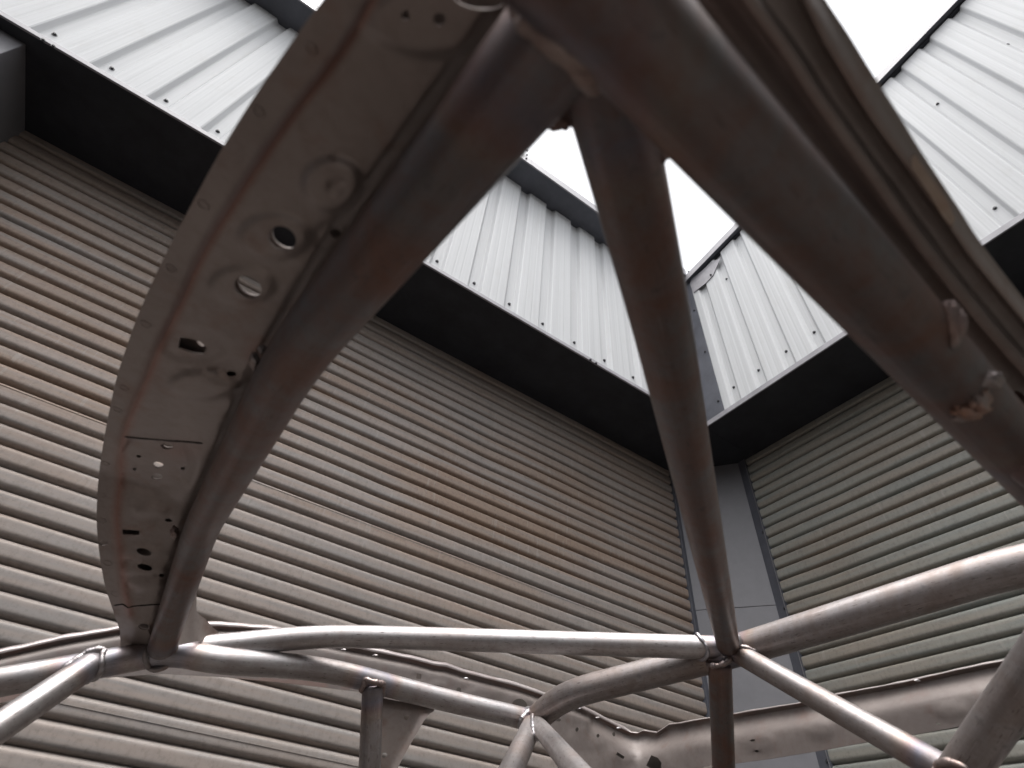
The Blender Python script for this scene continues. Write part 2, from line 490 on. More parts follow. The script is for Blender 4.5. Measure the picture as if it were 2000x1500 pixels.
# the bodies and roofs behind the cladding
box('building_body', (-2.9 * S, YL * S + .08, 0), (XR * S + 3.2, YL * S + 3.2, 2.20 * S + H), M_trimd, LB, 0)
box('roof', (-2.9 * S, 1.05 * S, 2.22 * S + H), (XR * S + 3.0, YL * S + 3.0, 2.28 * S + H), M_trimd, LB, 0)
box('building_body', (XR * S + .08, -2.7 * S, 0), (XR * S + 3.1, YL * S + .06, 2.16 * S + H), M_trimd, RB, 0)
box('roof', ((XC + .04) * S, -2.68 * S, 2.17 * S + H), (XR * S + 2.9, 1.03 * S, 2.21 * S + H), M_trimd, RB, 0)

# ------------------------------------------------------------------ roll cage
ND = {'J1': (1090.5, 71.0, 0.2603), 'A1': (579.0, 692.9, 0.4482), 'A2': (393.0, 1032.6, 0.8737), 'E1': (317.0, 1263.0, 1.200),
 'J2': (1181.6, 162.1, 0.3097), 'N1': (1423.2, 1265.6, 1.2474), 'M2': (1289.0, 618.0, 0.406), 'M3': (1570.0, 424.0, 0.3950),
 'U10': (1405.5, 1292.1, 1.24), 'J3': (1165.0, -12.0, 0.247), 'K3': (2002.4, 905.0, 0.560), 'R9': (2008.6, 1097.0, 1.1065),
 'B8': (1103.8, 1356.6, 1.367), 'N2': (1043.0, 1407.2, 1.5082), 'B5': (627.3, 1240.7, 1.2838), 'E5': (331.7, 1272.0, 1.2377),
 'E6': (-19.8, 1335.6, 1.2637), 'B7': (637.3, 1305.8, 1.3183), 'S7': (429.5, 1290.8, 1.2158), 'D10': (1414.1, 1519.6, 1.4062),
 'D11': (1854.7, 1509.7, 0.9837), 'C12': (2000.9, 1330.1, 0.8368), 'D12': (1865.9, 1523.6, 0.9166), 'S13': (-29.6, 1439.3, 1.13),
 'E13': (182.0, 1296.0, 1.240), 'D14': (721.3, 1519.6, 1.368), 'U14': (728.0, 1339.0, 1.336), 'D15': (992.4, 1519.1, 1.1846),
 'D16': (1133.7, 1515.2, 0.986), 'C7': (850.0, 1363.0, 1.405)}
P = {k: at(*v) for k, v in ND.items()}
def ext(a, b, d):
    """point d metres beyond b on the line a->b"""
    return P[b] + (P[b] - P[a]).normalized() * d
def blend(pts, rad=.05, n=7):
    """round the corners of a polyline"""
    out = [pts[0]]
    for i in range(1, len(pts) - 1):
        a, b, c = pts[i - 1], pts[i], pts[i + 1]
        r = min(rad, (b - a).length * .45, (c - b).length * .45)
        s = b + (a - b).normalized() * r; e = b + (c - b).normalized() * r
        for k in range(n + 1):
            t = k / n
            out.append(s * (1 - t) ** 2 + b * 2 * t * (1 - t) + e * t * t)
    out.append(pts[-1])
    return out
def resample(pts, step):
    out = [pts[0]]
    for a, b in zip(pts, pts[1:]):
        k = max(1, int((b - a).length / step))
        for i in range(1, k + 1): out.append(a.lerp(b, i / k))
    return out
HOT = [P[k] for k in ('N1', 'N2', 'E1', 'E5', 'J1', 'J2', 'U14', 'E13', 'D11', 'K3')]
def tube(name, pts, r, mat, parent, rad=.06, seg=40):
    pts = resample(blend([Vector(p) for p in pts], rad), .01)
    verts, faces, uvs, heat = [], [], [], []
    L = 0; up = None
    for i, p in enumerate(pts):
        t = (pts[min(i + 1, len(pts) - 1)] - pts[max(i - 1, 0)]).normalized()
        if up is None: up = t.orthogonal().normalized()
        up = (up - t * up.dot(t)).normalized(); side = t.cross(up)
        if i: L += (p - pts[i - 1]).length
        for k in range(seg + 1):
            a = 2 * math.pi * k / seg
            verts.append(p + (up * math.cos(a) + side * math.sin(a)) * r)
            uvs.append((L, a * r))
            dd = min((verts[-1] - q).length for q in HOT); heat.append(max(0, min(1, 1 - (dd - .022) / .055)))
    for i in range(len(pts) - 1):
        for k in range(seg):
            a = i * (seg + 1) + k
            faces.append((a, a + 1, a + seg + 2, a + seg + 1))
    n0 = len(verts)
    verts += [pts[0], pts[-1]]; uvs += [(0, 0), (L, 0)]; heat += [0, 0]
    for k in range(seg):
        faces.append((n0, k + 1, k)); b = (len(pts) - 1) * (seg + 1)
        faces.append((n0 + 1, b + k, b + k + 1))
    return mesh_obj(name, verts, faces, mat, parent, smooth=True, uvs=uvs, cols=heat)
def bead(pts, r, mat, parent, closed=False, seed=0, name='weld_bead'):
    """a lumpy stacked-dime weld bead along a curve"""
    rnd = random.Random(seed)
    pts = resample(pts, .0012)
    verts, faces, uvs = [], [], []
    up = None; L = 0; seg = 10
    for i, p in enumerate(pts):
        t = (pts[min(i + 1, len(pts) - 1)] - pts[max(i - 1, 0)]).normalized()
        if up is None: up = t.orthogonal().normalized()
        up = (up - t * up.dot(t)).normalized(); side = t.cross(up)
        if i: L += (p - pts[i - 1]).length
        rr = r * (1 + .16 * abs(math.sin(L / .0034 * math.pi)) + .16 * math.sin(L * 130 + seed) + .10 * math.sin(L * 410 + 2 * seed) + .06 * rnd.uniform(-1, 1))
        if not closed: rr *= min(1, .35 + min(i, len(pts) - 1 - i) / 4)
        for k in range(seg):
            a = 2 * math.pi * k / seg
            verts.append(p + (up * math.cos(a) + side * math.sin(a)) * rr); uvs.append((L, a * rr))
    for i in range(len(pts) - 1):
        for k in range(seg):
            a = i * seg + k; b = i * seg + (k + 1) % seg
            faces.append((a, b, b + seg, a + seg))
    faces.append(tuple(range(seg))[::-1]); faces.append(tuple(range(len(verts) - seg, len(verts))))
    return mesh_obj(name, verts, faces, mat, parent, smooth=True, uvs=uvs)
def joint(a, b, ra, c, d, rb, br, mat, parent, seed=0, t0=0, t1=1):
    """weld bead where tube a->b (ending in tube c-d) meets the skin of c-d"""
    a, b, c, d = map(Vector, (a, b, c, d))
    ax = (b - a).normalized(); u = ax.orthogonal().normalized(); w = ax.cross(u)
    cd = (d - c).normalized(); pts = []
    n = 64
    for k in range(n + 1):
        th = 2 * math.pi * (t0 + (t1 - t0) * k / n)
        o = a + (u * math.cos(th) + w * math.sin(th)) * ra
        # |(o + s ax - c) - ((..).cd) cd| = rb
        q = o - c; q = q - cd * q.dot(cd); e = ax - cd * ax.dot(cd)
        A = e.dot(e); B = 2 * q.dot(e); Cc = q.dot(q) - rb * rb
        D = B * B - 4 * A * Cc
        s = (-B - math.sqrt(D)) / (2 * A) if D > 0 else -B / (2 * A)
        pts.append(o + ax * s)
    return bead(pts, br, mat, parent, closed=True, seed=seed)

RC = empty('roll_cage', CAM + Vector((.45, .65, -1.0)))
tag(RC, 'welded roll cage of bare steel tubes fitted inside the stripped car shell', 'roll cage')
R1, R2, R3 = .0220, .0212, .0219
# front cross tube along the windscreen header
t1 = tube('windscreen_tube', [P['J1'] + (P['J1'] - P['A1']) * .10, P['J1'], P['A1'], P['A2'], P['E1']], R1, M_steel_brown, RC, .06)
# roof side tube, running on forward and down as the front leg
legd = ext('M3', 'J3', .30)
t3 = tube('roof_side_tube', [legd + Vector((-.35, 0, -.45)), legd, P['J3'], P['K3'], ext('J3', 'K3', .05)], R3, M_steel_brown, RC, .05)
# middle diagonal
t2 = tube('roof_diagonal_tube', [P['J2'] + (P['J2'] - P['M2']) * .12, P['J2'], P['M2'], P['N1']], R2, M_steel_brown, RC, .05)
# main hoop
hoop_end = P['R9'] + Vector((.01, -.16, -.03))
t8 = tube('main_hoop', [P['N2'], P['B8'], P['N1'] + Vector((.012, .008, -.004)), P['R9'], hoop_end, hoop_end + Vector((.0, -.10, -.22)), hoop_end + Vector((0, -.12, -.85))], .0282, M_steel_hoop, RC, .12, 48)
t5 = tube('roof_diagonal_tube', [P['E5'], P['B5'], P['N1']], .0215, M_steel, RC, .10)
t6 = tube('door_side_tube', [ext('E5', 'E6', .7), P['E6'], P['E5'], P['S7'], P['B7'], P['C7'], P['N2']], .0223, M_steel, RC, .10)
k1, k2 = at(1930, 812, .520), at(2230, 1030, .56)
t17 = tube('side_sleeve_tube', [k1, k2, k2 + (k2 - k1) * .8], .0240, M_steel_brown, RC)
dk = (k2 - k1).normalized(); uk = dk.orthogonal().normalized(); wk = dk.cross(uk)
0 and bead([k1 + (uk * math.cos(2 * math.pi * k / 48) + wk * math.sin(2 * math.pi * k / 48)) * .0262 + dk * .004 * math.sin(4 * math.pi * k / 48) for k in range(49)], .0030, M_weld_dark, t17, closed=True, seed=21)
t10 = tube('hoop_upright', [P['U10'], P['D10'], ext('U10', 'D10', .5)], .0218, M_steel_brown, RC)
t11 = tube('hoop_diagonal', [P['N1'] + (P['D11'] - P['N1']) * .04, P['D11'], ext('N1', 'D11', .25)], .0186, M_steel_hoop, RC)
t12 = tube('seat_side_tube', [ext('D12', 'C12', .45), P['C12'], P['D12'], ext('C12', 'D12', .5)], .0209, M_steel_hoop, RC)
t13 = tube('door_brace_tube', [P['E13'], P['S13'], ext('E13', 'S13', .5)], .0215, M_steel, RC)
t14 = tube('door_upright', [P['U14'], P['D14'], ext('U14', 'D14', .5)], .0217, M_steel_hoop, RC)
t15 = tube('hoop_leg', [P['N2'], P['D15'], ext('N2', 'D15', .25)], .0222, M_steel_hoop, RC)
t16 = tube('hoop_brace', [P['N2'], P['D16'], ext('N2', 'D16', .15)], .0183, M_steel, RC)
# weld beads at the joints
joint(P['A2'], P['E1'], R1, P['E6'], P['E5'], .0223, .0042, M_weld_dark, t1, 1)
joint(P['M2'], P['N1'], R2, P['N1'], P['R9'], .0256, 0.0052, M_weld, t2, 2)
d5 = (P['N1'] - P['B5']).normalized(); c5 = P['N1'] - d5 * .052; u5 = d5.orthogonal().normalized(); w5 = d5.cross(u5)
bead([c5 + d5 * (.006 * math.cos(2 * (2 * math.pi * k / 48))) + (u5 * math.cos(2 * math.pi * k / 48) + w5 * math.sin(2 * math.pi * k / 48)) * .0222 for k in range(49)], .0036, M_weld, t5, closed=True, seed=3)
joint(P['D10'], P['U10'], .0218, P['B8'], P['N1'], .0256, 0.0046, M_weld_dark, t10, 4)
joint(P['D11'], P['N1'], .0186, P['N1'], P['R9'], .0256, 0.0043, M_weld_dark, t11, 5)
joint(P['D14'], P['U14'], .0217, P['B7'], P['C7'], .0223, 0.0055, M_weld_dark, t14, 6)
joint(P['S13'], P['E13'], .0215, P['E6'], P['E5'], .0223, 0.0049, M_weld, t13, 7)
joint(P['B7'], P['N2'], .0223, P['D15'], P['N2'], .0256, 0.0061, M_weld, t6, 8)
joint(P['D16'], P['N2'], .0183, P['D15'], P['N2'], .0235, 0.0049, M_weld, t16, 9)
joint(P['D12'], P['D11'], .0186, P['C12'], P['D12'], .0209, 0.0043, M_weld_dark, t12, 12)
joint(P['A1'], P['J1'], R1, P['J3'], P['M3'], R3, .0050, M_weld_brown, t1, 10)
joint(P['M2'], P['J2'], R2, P['J3'], P['M3'], R3, .0046, M_weld_brown, t2, 11)

# ------------------------------------------------------------------ stripped car body
CB = empty('car_body', CAM + Vector((.4, .65, -1.02)))
tag(CB, 'stripped bare steel car body with its roof skin cut away around the cage', 'car body')
def pl_interp(pts, x):
    if x <= pts[0][0]: return pts[0][1]
    for (a, b), (c, d) in zip(pts, pts[1:]):
        if x <= c: return b + (d - b) * (x - a) / (c - a)
    return pts[-1][1]
Z1 = [(-.1, .235), (.0463, .2544), (.3355, .2971), (.7999, .3515), (1.0988, .2736), (1.3, .268)]
def header_pt(x, y, dz):
    v = ray(x, y); t = .3 / v.z
    for _ in range(60):
        t = .5 * t + .5 * (pl_interp(Z1, t * v.y) + dz) / v.z
    return CAM + v * t
_a, _b = P['J3'] - CAM, P['K3'] - CAM
X3 = [(_a.x + (_b.x - _a.x) * t, _a.z + (_b.z - _a.z) * t) for t in (-1, 0, 1, 2)]
def rail_pt(x, y, dz):
    v = ray(x, y); t = .3 / v.z
    for _ in range(80):
        t = .7 * t + .3 * (pl_interp(X3, t * v.x) + dz) / v.z
    return CAM + v * t
def side_pt(x, y, d=0.0):
    v = ray(x, y)
    t1 = (1.30 + d) / v.y if v.y > 0 else 1e9
    t2 = (1.26 + d) / v.x if v.x > 0 else 1e9
    # rounded inner corner
    k = 30.0
    t = -math.log(math.exp(-k * t1) + math.exp(-k * t2)) / k if abs(t1 - t2) < 1.5 else min(t1, t2)
    return CAM + v * t
def in_poly(x, y, poly):
    c = False; n = len(poly); j = n - 1
    for i in range(n):
        xi, yi = poly[i]; xj, yj = poly[j]
        if (yi > y) != (yj > y) and x < (xj - xi) * (y - yi) / (yj - yi) + xi: c = not c
        j = i
    return c
def seg_dist(x, y, line):
    best = 1e9
    for (a, b), (c, d) in zip(line, line[1:]):
        dx, dy = c - a, d - b; L = dx * dx + dy * dy
        t = max(0, min(1, ((x - a) * dx + (y - b) * dy) / L)) if L else 0
        best = min(best, math.hypot(x - a - t * dx, y - b - t * dy))
    return best
def ellipse(cx, cy, rx, ry, ang=0, n=22):
    a = math.radians(ang)
    return [(cx + rx * math.cos(t) * math.cos(a) - ry * math.sin(t) * math.sin(a), cy + rx * math.cos(t) * math.sin(a) + ry * math.sin(t) * math.cos(a)) for t in [2 * math.pi * i / n for i in range(n)]]
def densify(poly, step, closed=True):
    out = []
    m = len(poly) if closed else len(poly) - 1
    for i in range(m):
        a, b = poly[i], poly[(i + 1) % len(poly)]
        k = max(1, int(math.hypot(b[0] - a[0], b[1] - a[1]) / step))
        for j in range(k): out.append((a[0] + (b[0] - a[0]) * j / k, a[1] + (b[1] - a[1]) * j / k))
    if not closed: out.append(poly[-1])
    return out
def smoothline(pts, n=4):
    """Catmull-Rom through outline points"""
    out = []
    for i in range(len(pts) - 1):
        p0 = pts[max(i - 1, 0)]; p1 = pts[i]; p2 = pts[i + 1]; p3 = pts[min(i + 2, len(pts) - 1)]
        for k in range(n):
            t = k / n
            out.append(tuple(.5 * ((2 * p1[j]) + (-p0[j] + p2[j]) * t + (2 * p0[j] - 5 * p1[j] + 4 * p2[j] - p3[j]) * t * t + (-p0[j] + 3 * p1[j] - 3 * p2[j] + p3[j]) * t ** 3) for j in (0, 1)))
    out.append(pts[-1])
    return out
def sheet(name, outline, holes, grid, fn, mat, parent, thick=.0012, wear=None, off=1, feats=()):
    pts, edges = [], []
    def loop(poly):
        b = len(pts); pts.extend(Vector(p) for p in poly)
        m = len(poly); edges.extend((b + i, b + (i + 1) % m) for i in range(m))
    outline = densify(outline, grid * 1.2)
    loop(outline)
    for h in holes: loop(h)
    fpts = []
    for ln in feats:
        prev = None
        for q in densify(ln, grid * .8, False):
            ok = in_poly(q[0], q[1], outline) and not any(in_poly(q[0], q[1], h) for h in holes) and min(min(math.hypot(q[0] - w[0], q[1] - w[1]) for w in lp) for lp in [outline] + list(holes)) > 1.5
            if ok:
                pts.append(Vector(q)); fpts.append(q)
                if prev is not None: edges.append((prev, len(pts) - 1))
                prev = len(pts) - 1
            else: prev = None
    xs = [p[0] for p in outline]; ys = [p[1] for p in outline]
    y = min(ys) + grid * .5; row = 0
    while y < max(ys):
        x = min(xs) + grid * (.5 + .5 * (row % 2))
        while x < max(xs):
            if in_poly(x, y, outline) and not any(in_poly(x, y, h) for h in holes):
                if min(min(math.hypot(x - q[0], y - q[1]) for q in pl_) for pl_ in [outline] + list(holes) + ([fpts] if fpts else [])) > grid * .45:
                    pts.append(Vector((x, y)))
            x += grid
        y += grid * .866; row += 1
    vo, eo, fo, *_ = delaunay_2d_cdt(pts, edges, [], 0, 1e-4)
    faces = []
    for f_ in fo:
        cx = sum(vo[i].x for i in f_) / len(f_); cy = sum(vo[i].y for i in f_) / len(f_)
        if in_poly(cx, cy, outline) and not any(in_poly(cx, cy, h) for h in holes): faces.append(tuple(f_))
    v3 = [fn(v.x, v.y) for v in vo]
    cols = [wear(v.x, v.y) if wear else 0.0 for v in vo]
    o = mesh_obj(name, v3, faces, mat, parent, smooth=True, cols=cols)
    # face normals towards the camera side, thickness grows away
    me = o.data
    nn = sum((me.polygons[i].normal.dot((CAM - Vector(v3[me.polygons[i].vertices[0]])).normalized()) for i in range(0, len(me.polygons), 7)))
    if nn < 0: me.flip_normals()
    m = o.modifiers.new('solid', 'SOLIDIFY'); m.thickness = thick; m.offset = -1
    m = o.modifiers.new('split', 'EDGE_SPLIT'); m.split_angle = math.radians(62)
    return o, v3, faces
def bump_fn(x, y, items):
    d = 0
    for (cx, cy, rx, ry, h) in items:
        q = math.sqrt(((x - cx) / rx) ** 2 + ((y - cy) / ry) ** 2)
        if q < 1.0: d += h
        elif q < 1.45:
            t = (q - 1) / .45; d += h * (1 - t * t * (3 - 2 * t))
    return d

# windscreen header rail
outer = smoothline([(672, -60), (632, -3), (600, 40), (547, 115), (497, 188), (436, 286), (367, 412), (318, 508), (275, 602), (248, 675), (226, 745), (208, 830), (195, 912), (189, 987), (191, 1053), (203, 1135), (220, 1190), (231, 1222)]) + [(234, 1232), (236, 1276)]
inner = smoothline([(330, 1276), (362, 1190), (400, 1100), (440, 1010), (500, 900), (585, 770), (690, 640), (830, 480), (990, 250), (1120, 0), (1150, -60)])
crease = smoothline([(760, -60), (700, 50), (650, 125), (580, 215), (520, 300), (455, 400), (400, 490), (355, 590), (318, 665), (285, 745), (252, 820), (238, 870), (236, 930), (228, 1010), (236, 1090), (243, 1150), (255, 1200)])
h_holes = [ellipse(551, 466, 29, 23, 30), ellipse(484, 561, 28, 21, 25), ellipse(655, 456, 12, 9, 10, 16), ellipse(452, 730, 10, 5.5, 5, 16),
           [(352, 659), (372, 661), (392, 668), (404, 680), (397, 692), (375, 689), (348, 679)],
           ellipse(326, 871, 12, 6.5, 5, 16), ellipse(309, 908, 10, 6.5, 5, 16), ellipse(306, 931, 11, 6, 5, 16),
           ellipse(271, 891, 4.5, 3, 0, 10), ellipse(263, 916, 4.5, 3, 0, 10), ellipse(357, 915, 4.5, 3, 0, 10),
           ellipse(329, 1016, 7, 3.5, 5, 12), [(239, 1034), (273, 1036), (272, 1045), (240, 1044)],
           ellipse(202, 1060, 8.5, 5.5, 0, 16), ellipse(281, 1078, 15, 6.5, 15, 16), ellipse(283, 1108, 15, 6, 12, 16), ellipse(316, 1124, 6, 4, 0, 10),
           ellipse(281, 1224, 11, 6, 5, 16), ellipse(858, 38, 12, 13, 0, 16), ellipse(792, 30, 8, 10, 0, 12), ellipse(935, -2, 50, 20, 8, 24)]
h_bumps = [(648, 362, 46, 42, -.0038), (535, 462, 55, 34, -.0028), (472, 557, 50, 28, -.0024), (660, 462, 40, 26, .0015),
           (395, 752, 52, 22, -.003), (450, 728, 34, 18, .0016), (300, 905, 62, 46, .0035), (295, 998, 26, 9, -.0035),
           (275, 1080, 36, 12, -.0028), (278, 1112, 36, 12, -.0028), (290, 1142, 28, 10, -.0035), (318, 1018, 16, 8, .0015), (850, 40, 110, 55, -.003), (382, 676, 50, 26, .0014), (655, 367, 13, 12, .0015)]
tube_edge = [(1040, -40), (990, 30), (790, 300), (655, 480), (585, 590), (494, 740), (432, 880), (366, 1020), (319, 1160), (300, 1230)]
te_by_y = [(b, a) for a, b in tube_edge]
def in_right(x, y): return x > pl_interp(te_by_y, y)
def header_dz(x, y):
    side = seg_dist(x, y, crease)
    left = in_left(x, y)
    dz = .026 + (.0035 if left else 0.0) * min(1, side / 14)
    dz -= .0016 * math.exp(-(side / 7.0) ** 2)
    dz += 1.4 * bump_fn(x, y, h_bumps)
    gw = pl_interp([(0, 40), (500, 26), (900, 16), (1200, 9)], y); g = seg_dist(x, y, tube_edge) / gw
    if g < 1 or in_right(x, y): dz += .007 * (1 - (0 if in_right(x, y) else g) ** 1.5)
    # far lower end dips where the pillar starts
    dz += .0025 * (1 / (1 + math.exp(-(y - 1186) / 2.0))) if y > 1150 else 0
    return dz
crease_by_y = sorted([(b, a) for a, b in crease])
def in_left(x, y): return x < pl_interp(crease_by_y, y)
def header_wear(x, y):
    s = seg_dist(x, y, crease)
    w = .75 * math.exp(-(s / 9.0) ** 2)
    w = max(w, .9 * math.exp(-(((x - 236) / 10) ** 2 + ((y - 905) / 32) ** 2)))
    w = max(w, .5 * math.exp(-(((x - 505) / 26) ** 2 + ((y - 690) / 26) ** 2)))
    w = max(w, .35 * math.exp(-(((x - 350) / 40) ** 2 + ((y - 880) / 18) ** 2)))
    return min(1, w)
hr, hv3, hfaces = sheet('windscreen_header', outer + inner, h_holes, 9, lambda x, y: header_pt(x, y, header_dz(x, y)), M_sheet, CB, .0011, header_wear, feats=[[(x + k, y) for x, y in crease] for k in (-8, 0, 8)] + [[(x - k, y) for x, y in tube_edge] for k in (4, 14, 26)])
# outer skin of the header box, seen through the holes
h2 = [ellipse(560, 461, 30, 22, 30), ellipse(492, 556, 28, 19, 25), ellipse(330, 869, 12, 5, 5, 12), ellipse(309, 906, 11, 6, 5, 12), ellipse(306, 930, 12, 6, 5, 12), ellipse(397, 662, 14, 14, 0, 14)]
sk_out = [(x + 8, y) for x, y in outer[:-3]]
sheet('header_outer_skin', sk_out + inner, h2, 16, lambda x, y: header_pt(x, y, .040), M_sheet, hr, .0011)
# seam across the header near the pillar and at the patch
def surf_strip(name, line, w, fn, mat, parent):
    """a thin raised seam following a line on a surface"""
    pts = [fn(x, y) for x, y in densify(line, 6, False)]
    return bead(pts, w, mat, parent, name=name)
M_seam = mat_paint('dark_seam', (.03, .025, .025), .6)  # dark strips laid along the panel seams
surf_strip('panel_seam', [(222, 1183), (240, 1180), (250, 1187), (262, 1184), (300, 1181), (345, 1179)], .0009, lambda x, y: header_pt(x, y, header_dz(x, y) - .0003), M_seam, hr)
surf_strip('patch_seam', [(243, 853), (300, 858), (352, 862), (396, 866)], .0010, lambda x, y: header_pt(x, y, header_dz(x, y) - .0002), M_seam, hr)
# spot-weld dimples on the flange
for (x, y, s) in ((505, 218, 1), (607, 95, 1), (397, 400, 1), (334, 525, .9), (285, 634, .9), (243, 758, .8), (229, 800, .8), (206, 905, .7), (198, 968, .7), (199, 1017, .7), (210, 1100, .7), (226, 1160, .7)):
    c0 = header_pt(x, y, header_dz(x, y)); rr = .0036 * s * (c0 - CAM).length / .45
    c0 = header_pt(x, y, header_dz(x, y)); e1_ = (header_pt(x + 4, y, header_dz(x + 4, y)) - c0).normalized(); e2_ = (header_pt(x, y + 4, header_dz(x, y + 4)) - c0); e2_ = (e2_ - e1_ * e2_.dot(e1_)).normalized()
    bead([c0 + (e1_ * math.cos(2 * math.pi * k / 14) + e2_ * math.sin(2 * math.pi * k / 14)) * rr for k in range(15)], .0006 * s, M_sheet, hr, closed=True, name='spot_weld')
# tack welds that hold the front tube to the header
def lump(name, x, y, d, size, mat, parent, seed=0, squash=(1, 1, 1)):
    rnd = random.Random(seed); bm = bmesh.new()
    bmesh.ops.create_icosphere(bm, subdivisions=4, radius=1)
    ph = [rnd.uniform(0, 6) for _ in range(6)]
    for v_ in bm.verts:
        c_ = v_.co; k = 1 + .16 * math.sin(5 * c_.x + ph[0]) * math.sin(4.3 * c_.y + ph[1]) + .10 * math.sin(11 * c_.z + ph[2]) * math.sin(9 * c_.x + ph[3]) + .05 * math.sin(23 * c_.y + ph[4])
        v_.co = Vector((c_.x * squash[0], c_.y * squash[1], c_.z * squash[2])) * k * size
    vs = [RW @ v_.co + at(x, y, d) for v_ in bm.verts]; fs = [tuple(q.index for q in f_.verts) for f_ in bm.faces]
    bm.free()
    return mesh_obj(name, vs, fs, mat, parent, smooth=True, uvs=[(v_.x, v_.y) for v_ in vs])
from mathutils.bvhtree import BVHTree
def hit_depth(o, x, y, fallback):
    off = Vector((0, 0, 0)); q = o
    while q: off = off + q.location; q = q.parent
    bv = BVHTree.FromPolygons([v_.co + off for v_ in o.data.vertices], [tuple(p_.vertices) for p_ in o.data.polygons])
    h = bv.ray_cast(CAM, ray(x, y).normalized())
    return h[3] if h[0] is not None else fallback
for (x, y, sx, sy, s, dd) in ((497, 705, .8, 1.5, .0052, .496), (512, 682, .8, .9, .004, .488), (341, 1040, .8, 1.4, .0062, .90)):
    lump('tack_weld', x, y, dd, s, M_weld_dark, hr, int(x), (sx, sy, .8))
# torn bracket at the far end of the header
br_out = [(372, 1155), (384, 1160), (384, 1195), (392, 1203), (402, 1209), (412, 1222), (428, 1236), (420, 1246), (340, 1262), (345, 1200)]
sheet('torn_bracket', br_out, [], 8, lambda x, y: at(x, y, 1.20 + .0009 * (x - 372) + .006 * math.sin(x / 7.0)), M_sheet, CB, .0012)
# right roof rail : loft of lines running along the car
def loft(name, lines, fn, mat, parent, n=60, sub=5, thick=.0012, wearrow=None):
    res = []
    for ln, dz in lines:
        ln = smoothline(ln, 8); L = [0]
        for a, b in zip(ln, ln[1:]): L.append(L[-1] + math.hypot(b[0] - a[0], b[1] - a[1]))
        row = []
        for i in range(n + 1):
            s = L[-1] * i / n
            row.append((pl_interp(list(zip(L, [p[0] for p in ln])), s), pl_interp(list(zip(L, [p[1] for p in ln])), s), dz))
        res.append(row)
    rows = []
    for r in range(len(res) - 1):
        for k in range(sub):
            t = k / sub; s = t * t * (3 - 2 * t)
            rows.append([(a[0] + (b[0] - a[0]) * t, a[1] + (b[1] - a[1]) * t, a[2] + (b[2] - a[2]) * s) for a, b in zip(res[r], res[r + 1])])
    rows.append(res[-1])
    verts = [fn(*q) for row in rows for q in row]; faces = []
    cols = []
    for ri, row in enumerate(rows):
        w = wearrow(ri / sub) if wearrow else 0
        cols += [w] * len(row)
    for r in range(len(rows) - 1):
        for i in range(n):
            a = r * (n + 1) + i
            faces.append((a, a + 1, a + n + 2, a + n + 1))
    o = mesh_obj(name, verts, faces, mat, parent, smooth=True, cols=cols)
    me = o.data
    nn = sum(p.normal.dot((CAM - Vector(verts[p.vertices[0]])).normalized()) for p in me.polygons)
    if nn < 0: me.flip_normals()
    m = o.modifiers.new('solid', 'SOLIDIFY'); m.thickness = thick; m.offset = -1
    m = o.modifiers.new('split', 'EDGE_SPLIT'); m.split_angle = math.radians(62)
    return o
inner_r = [(1240, -60), (1300, 60), (1450, 250), (1600, 430), (1760, 600), (1900, 720), (2050, 860)]
dark_r = [(1330, -60), (1400, 40), (1510, 180), (1620, 320), (1740, 450), (1850, 560), (1960, 665), (2060, 765)]
ridge1 = [(1415, -60), (1450, 0), (1520, 95), (1576, 183), (1640, 274), (1698, 354), (1744, 420), (1788, 480), (1860, 572), (1960, 690), (2060, 800)]
ridge2 = [(x + 24, y - 4) for x, y in ridge1]
fl_in = [(1535, -60), (1569, 0), (1608, 79), (1655, 158), (1704, 235), (1760, 312), (1818, 392), (1860, 451), (1896, 502), (1963, 584), (2060, 700)]
fl_out = [(1578, -60), (1614, 0), (1660, 70), (1700, 136), (1750, 215), (1802, 300), (1871, 404), (1918, 477), (2000, 584), (2100, 710)]
valley_a = [(x + 16, y - 2) for x, y in ridge2]
valley_b = [(x - 10, y + 2) for x, y in fl_in]
rr_ = loft('roof_rail', [(inner_r, .030), (dark_r, .035), (ridge1, .020), (ridge2, .020), (valley_a, .036), (valley_b, .037), (fl_in, .027), (fl_out, .037)], rail_pt, M_sheet, CB,
           wearrow=lambda r: .35 * math.exp(-((r - 6.0) / .25) ** 2) + .25 * math.exp(-((r - 2) / .5) ** 2))
# pale tan sheet painting a lit highlight on the flange
patch = [(1788, 302), (1798, 318), (1822, 352), (1850, 392), (1866, 428), (1858, 446), (1844, 428), (1816, 380), (1782, 330), (1780, 310)]
M_patch = mat_sheet('painted_highlight', (.42, .34, .28), (.52, .43, .36), (.35, .2, .12), .6, .38)
sheet('highlight_patch', patch, [], 6, lambda x, y: rail_pt(x, y, .0268), M_patch, rr_, .0006)
M_weld_tint = mat_tube('weld_metal_tinted', (.16, .15, .16), (.34, .31, .30), (.42, .17, .07), .9, .42, .85, 0)
for (x, y, s, sq, mt) in ((1862, 636, .0080, (.75, 1.5, .6), M_weld_dark), (1850, 612, .0055, (.8, 1.2, .6), M_weld_dark), (1893, 800, .0085, (1.3, .7, .6), M_weld_tint), (1912, 778, .0065, (1.0, 1.1, .6), M_weld_tint), (1876, 812, .0050, (1.2, .8, .6), M_weld_dark), (1930, 742, .0060, (1.5, .8, .6), M_weld_dark)):
    lump('tack_weld', x, y, hit_depth(t3, x, y, .47) + .001, s, mt, t3, int(x) + 3, sq)
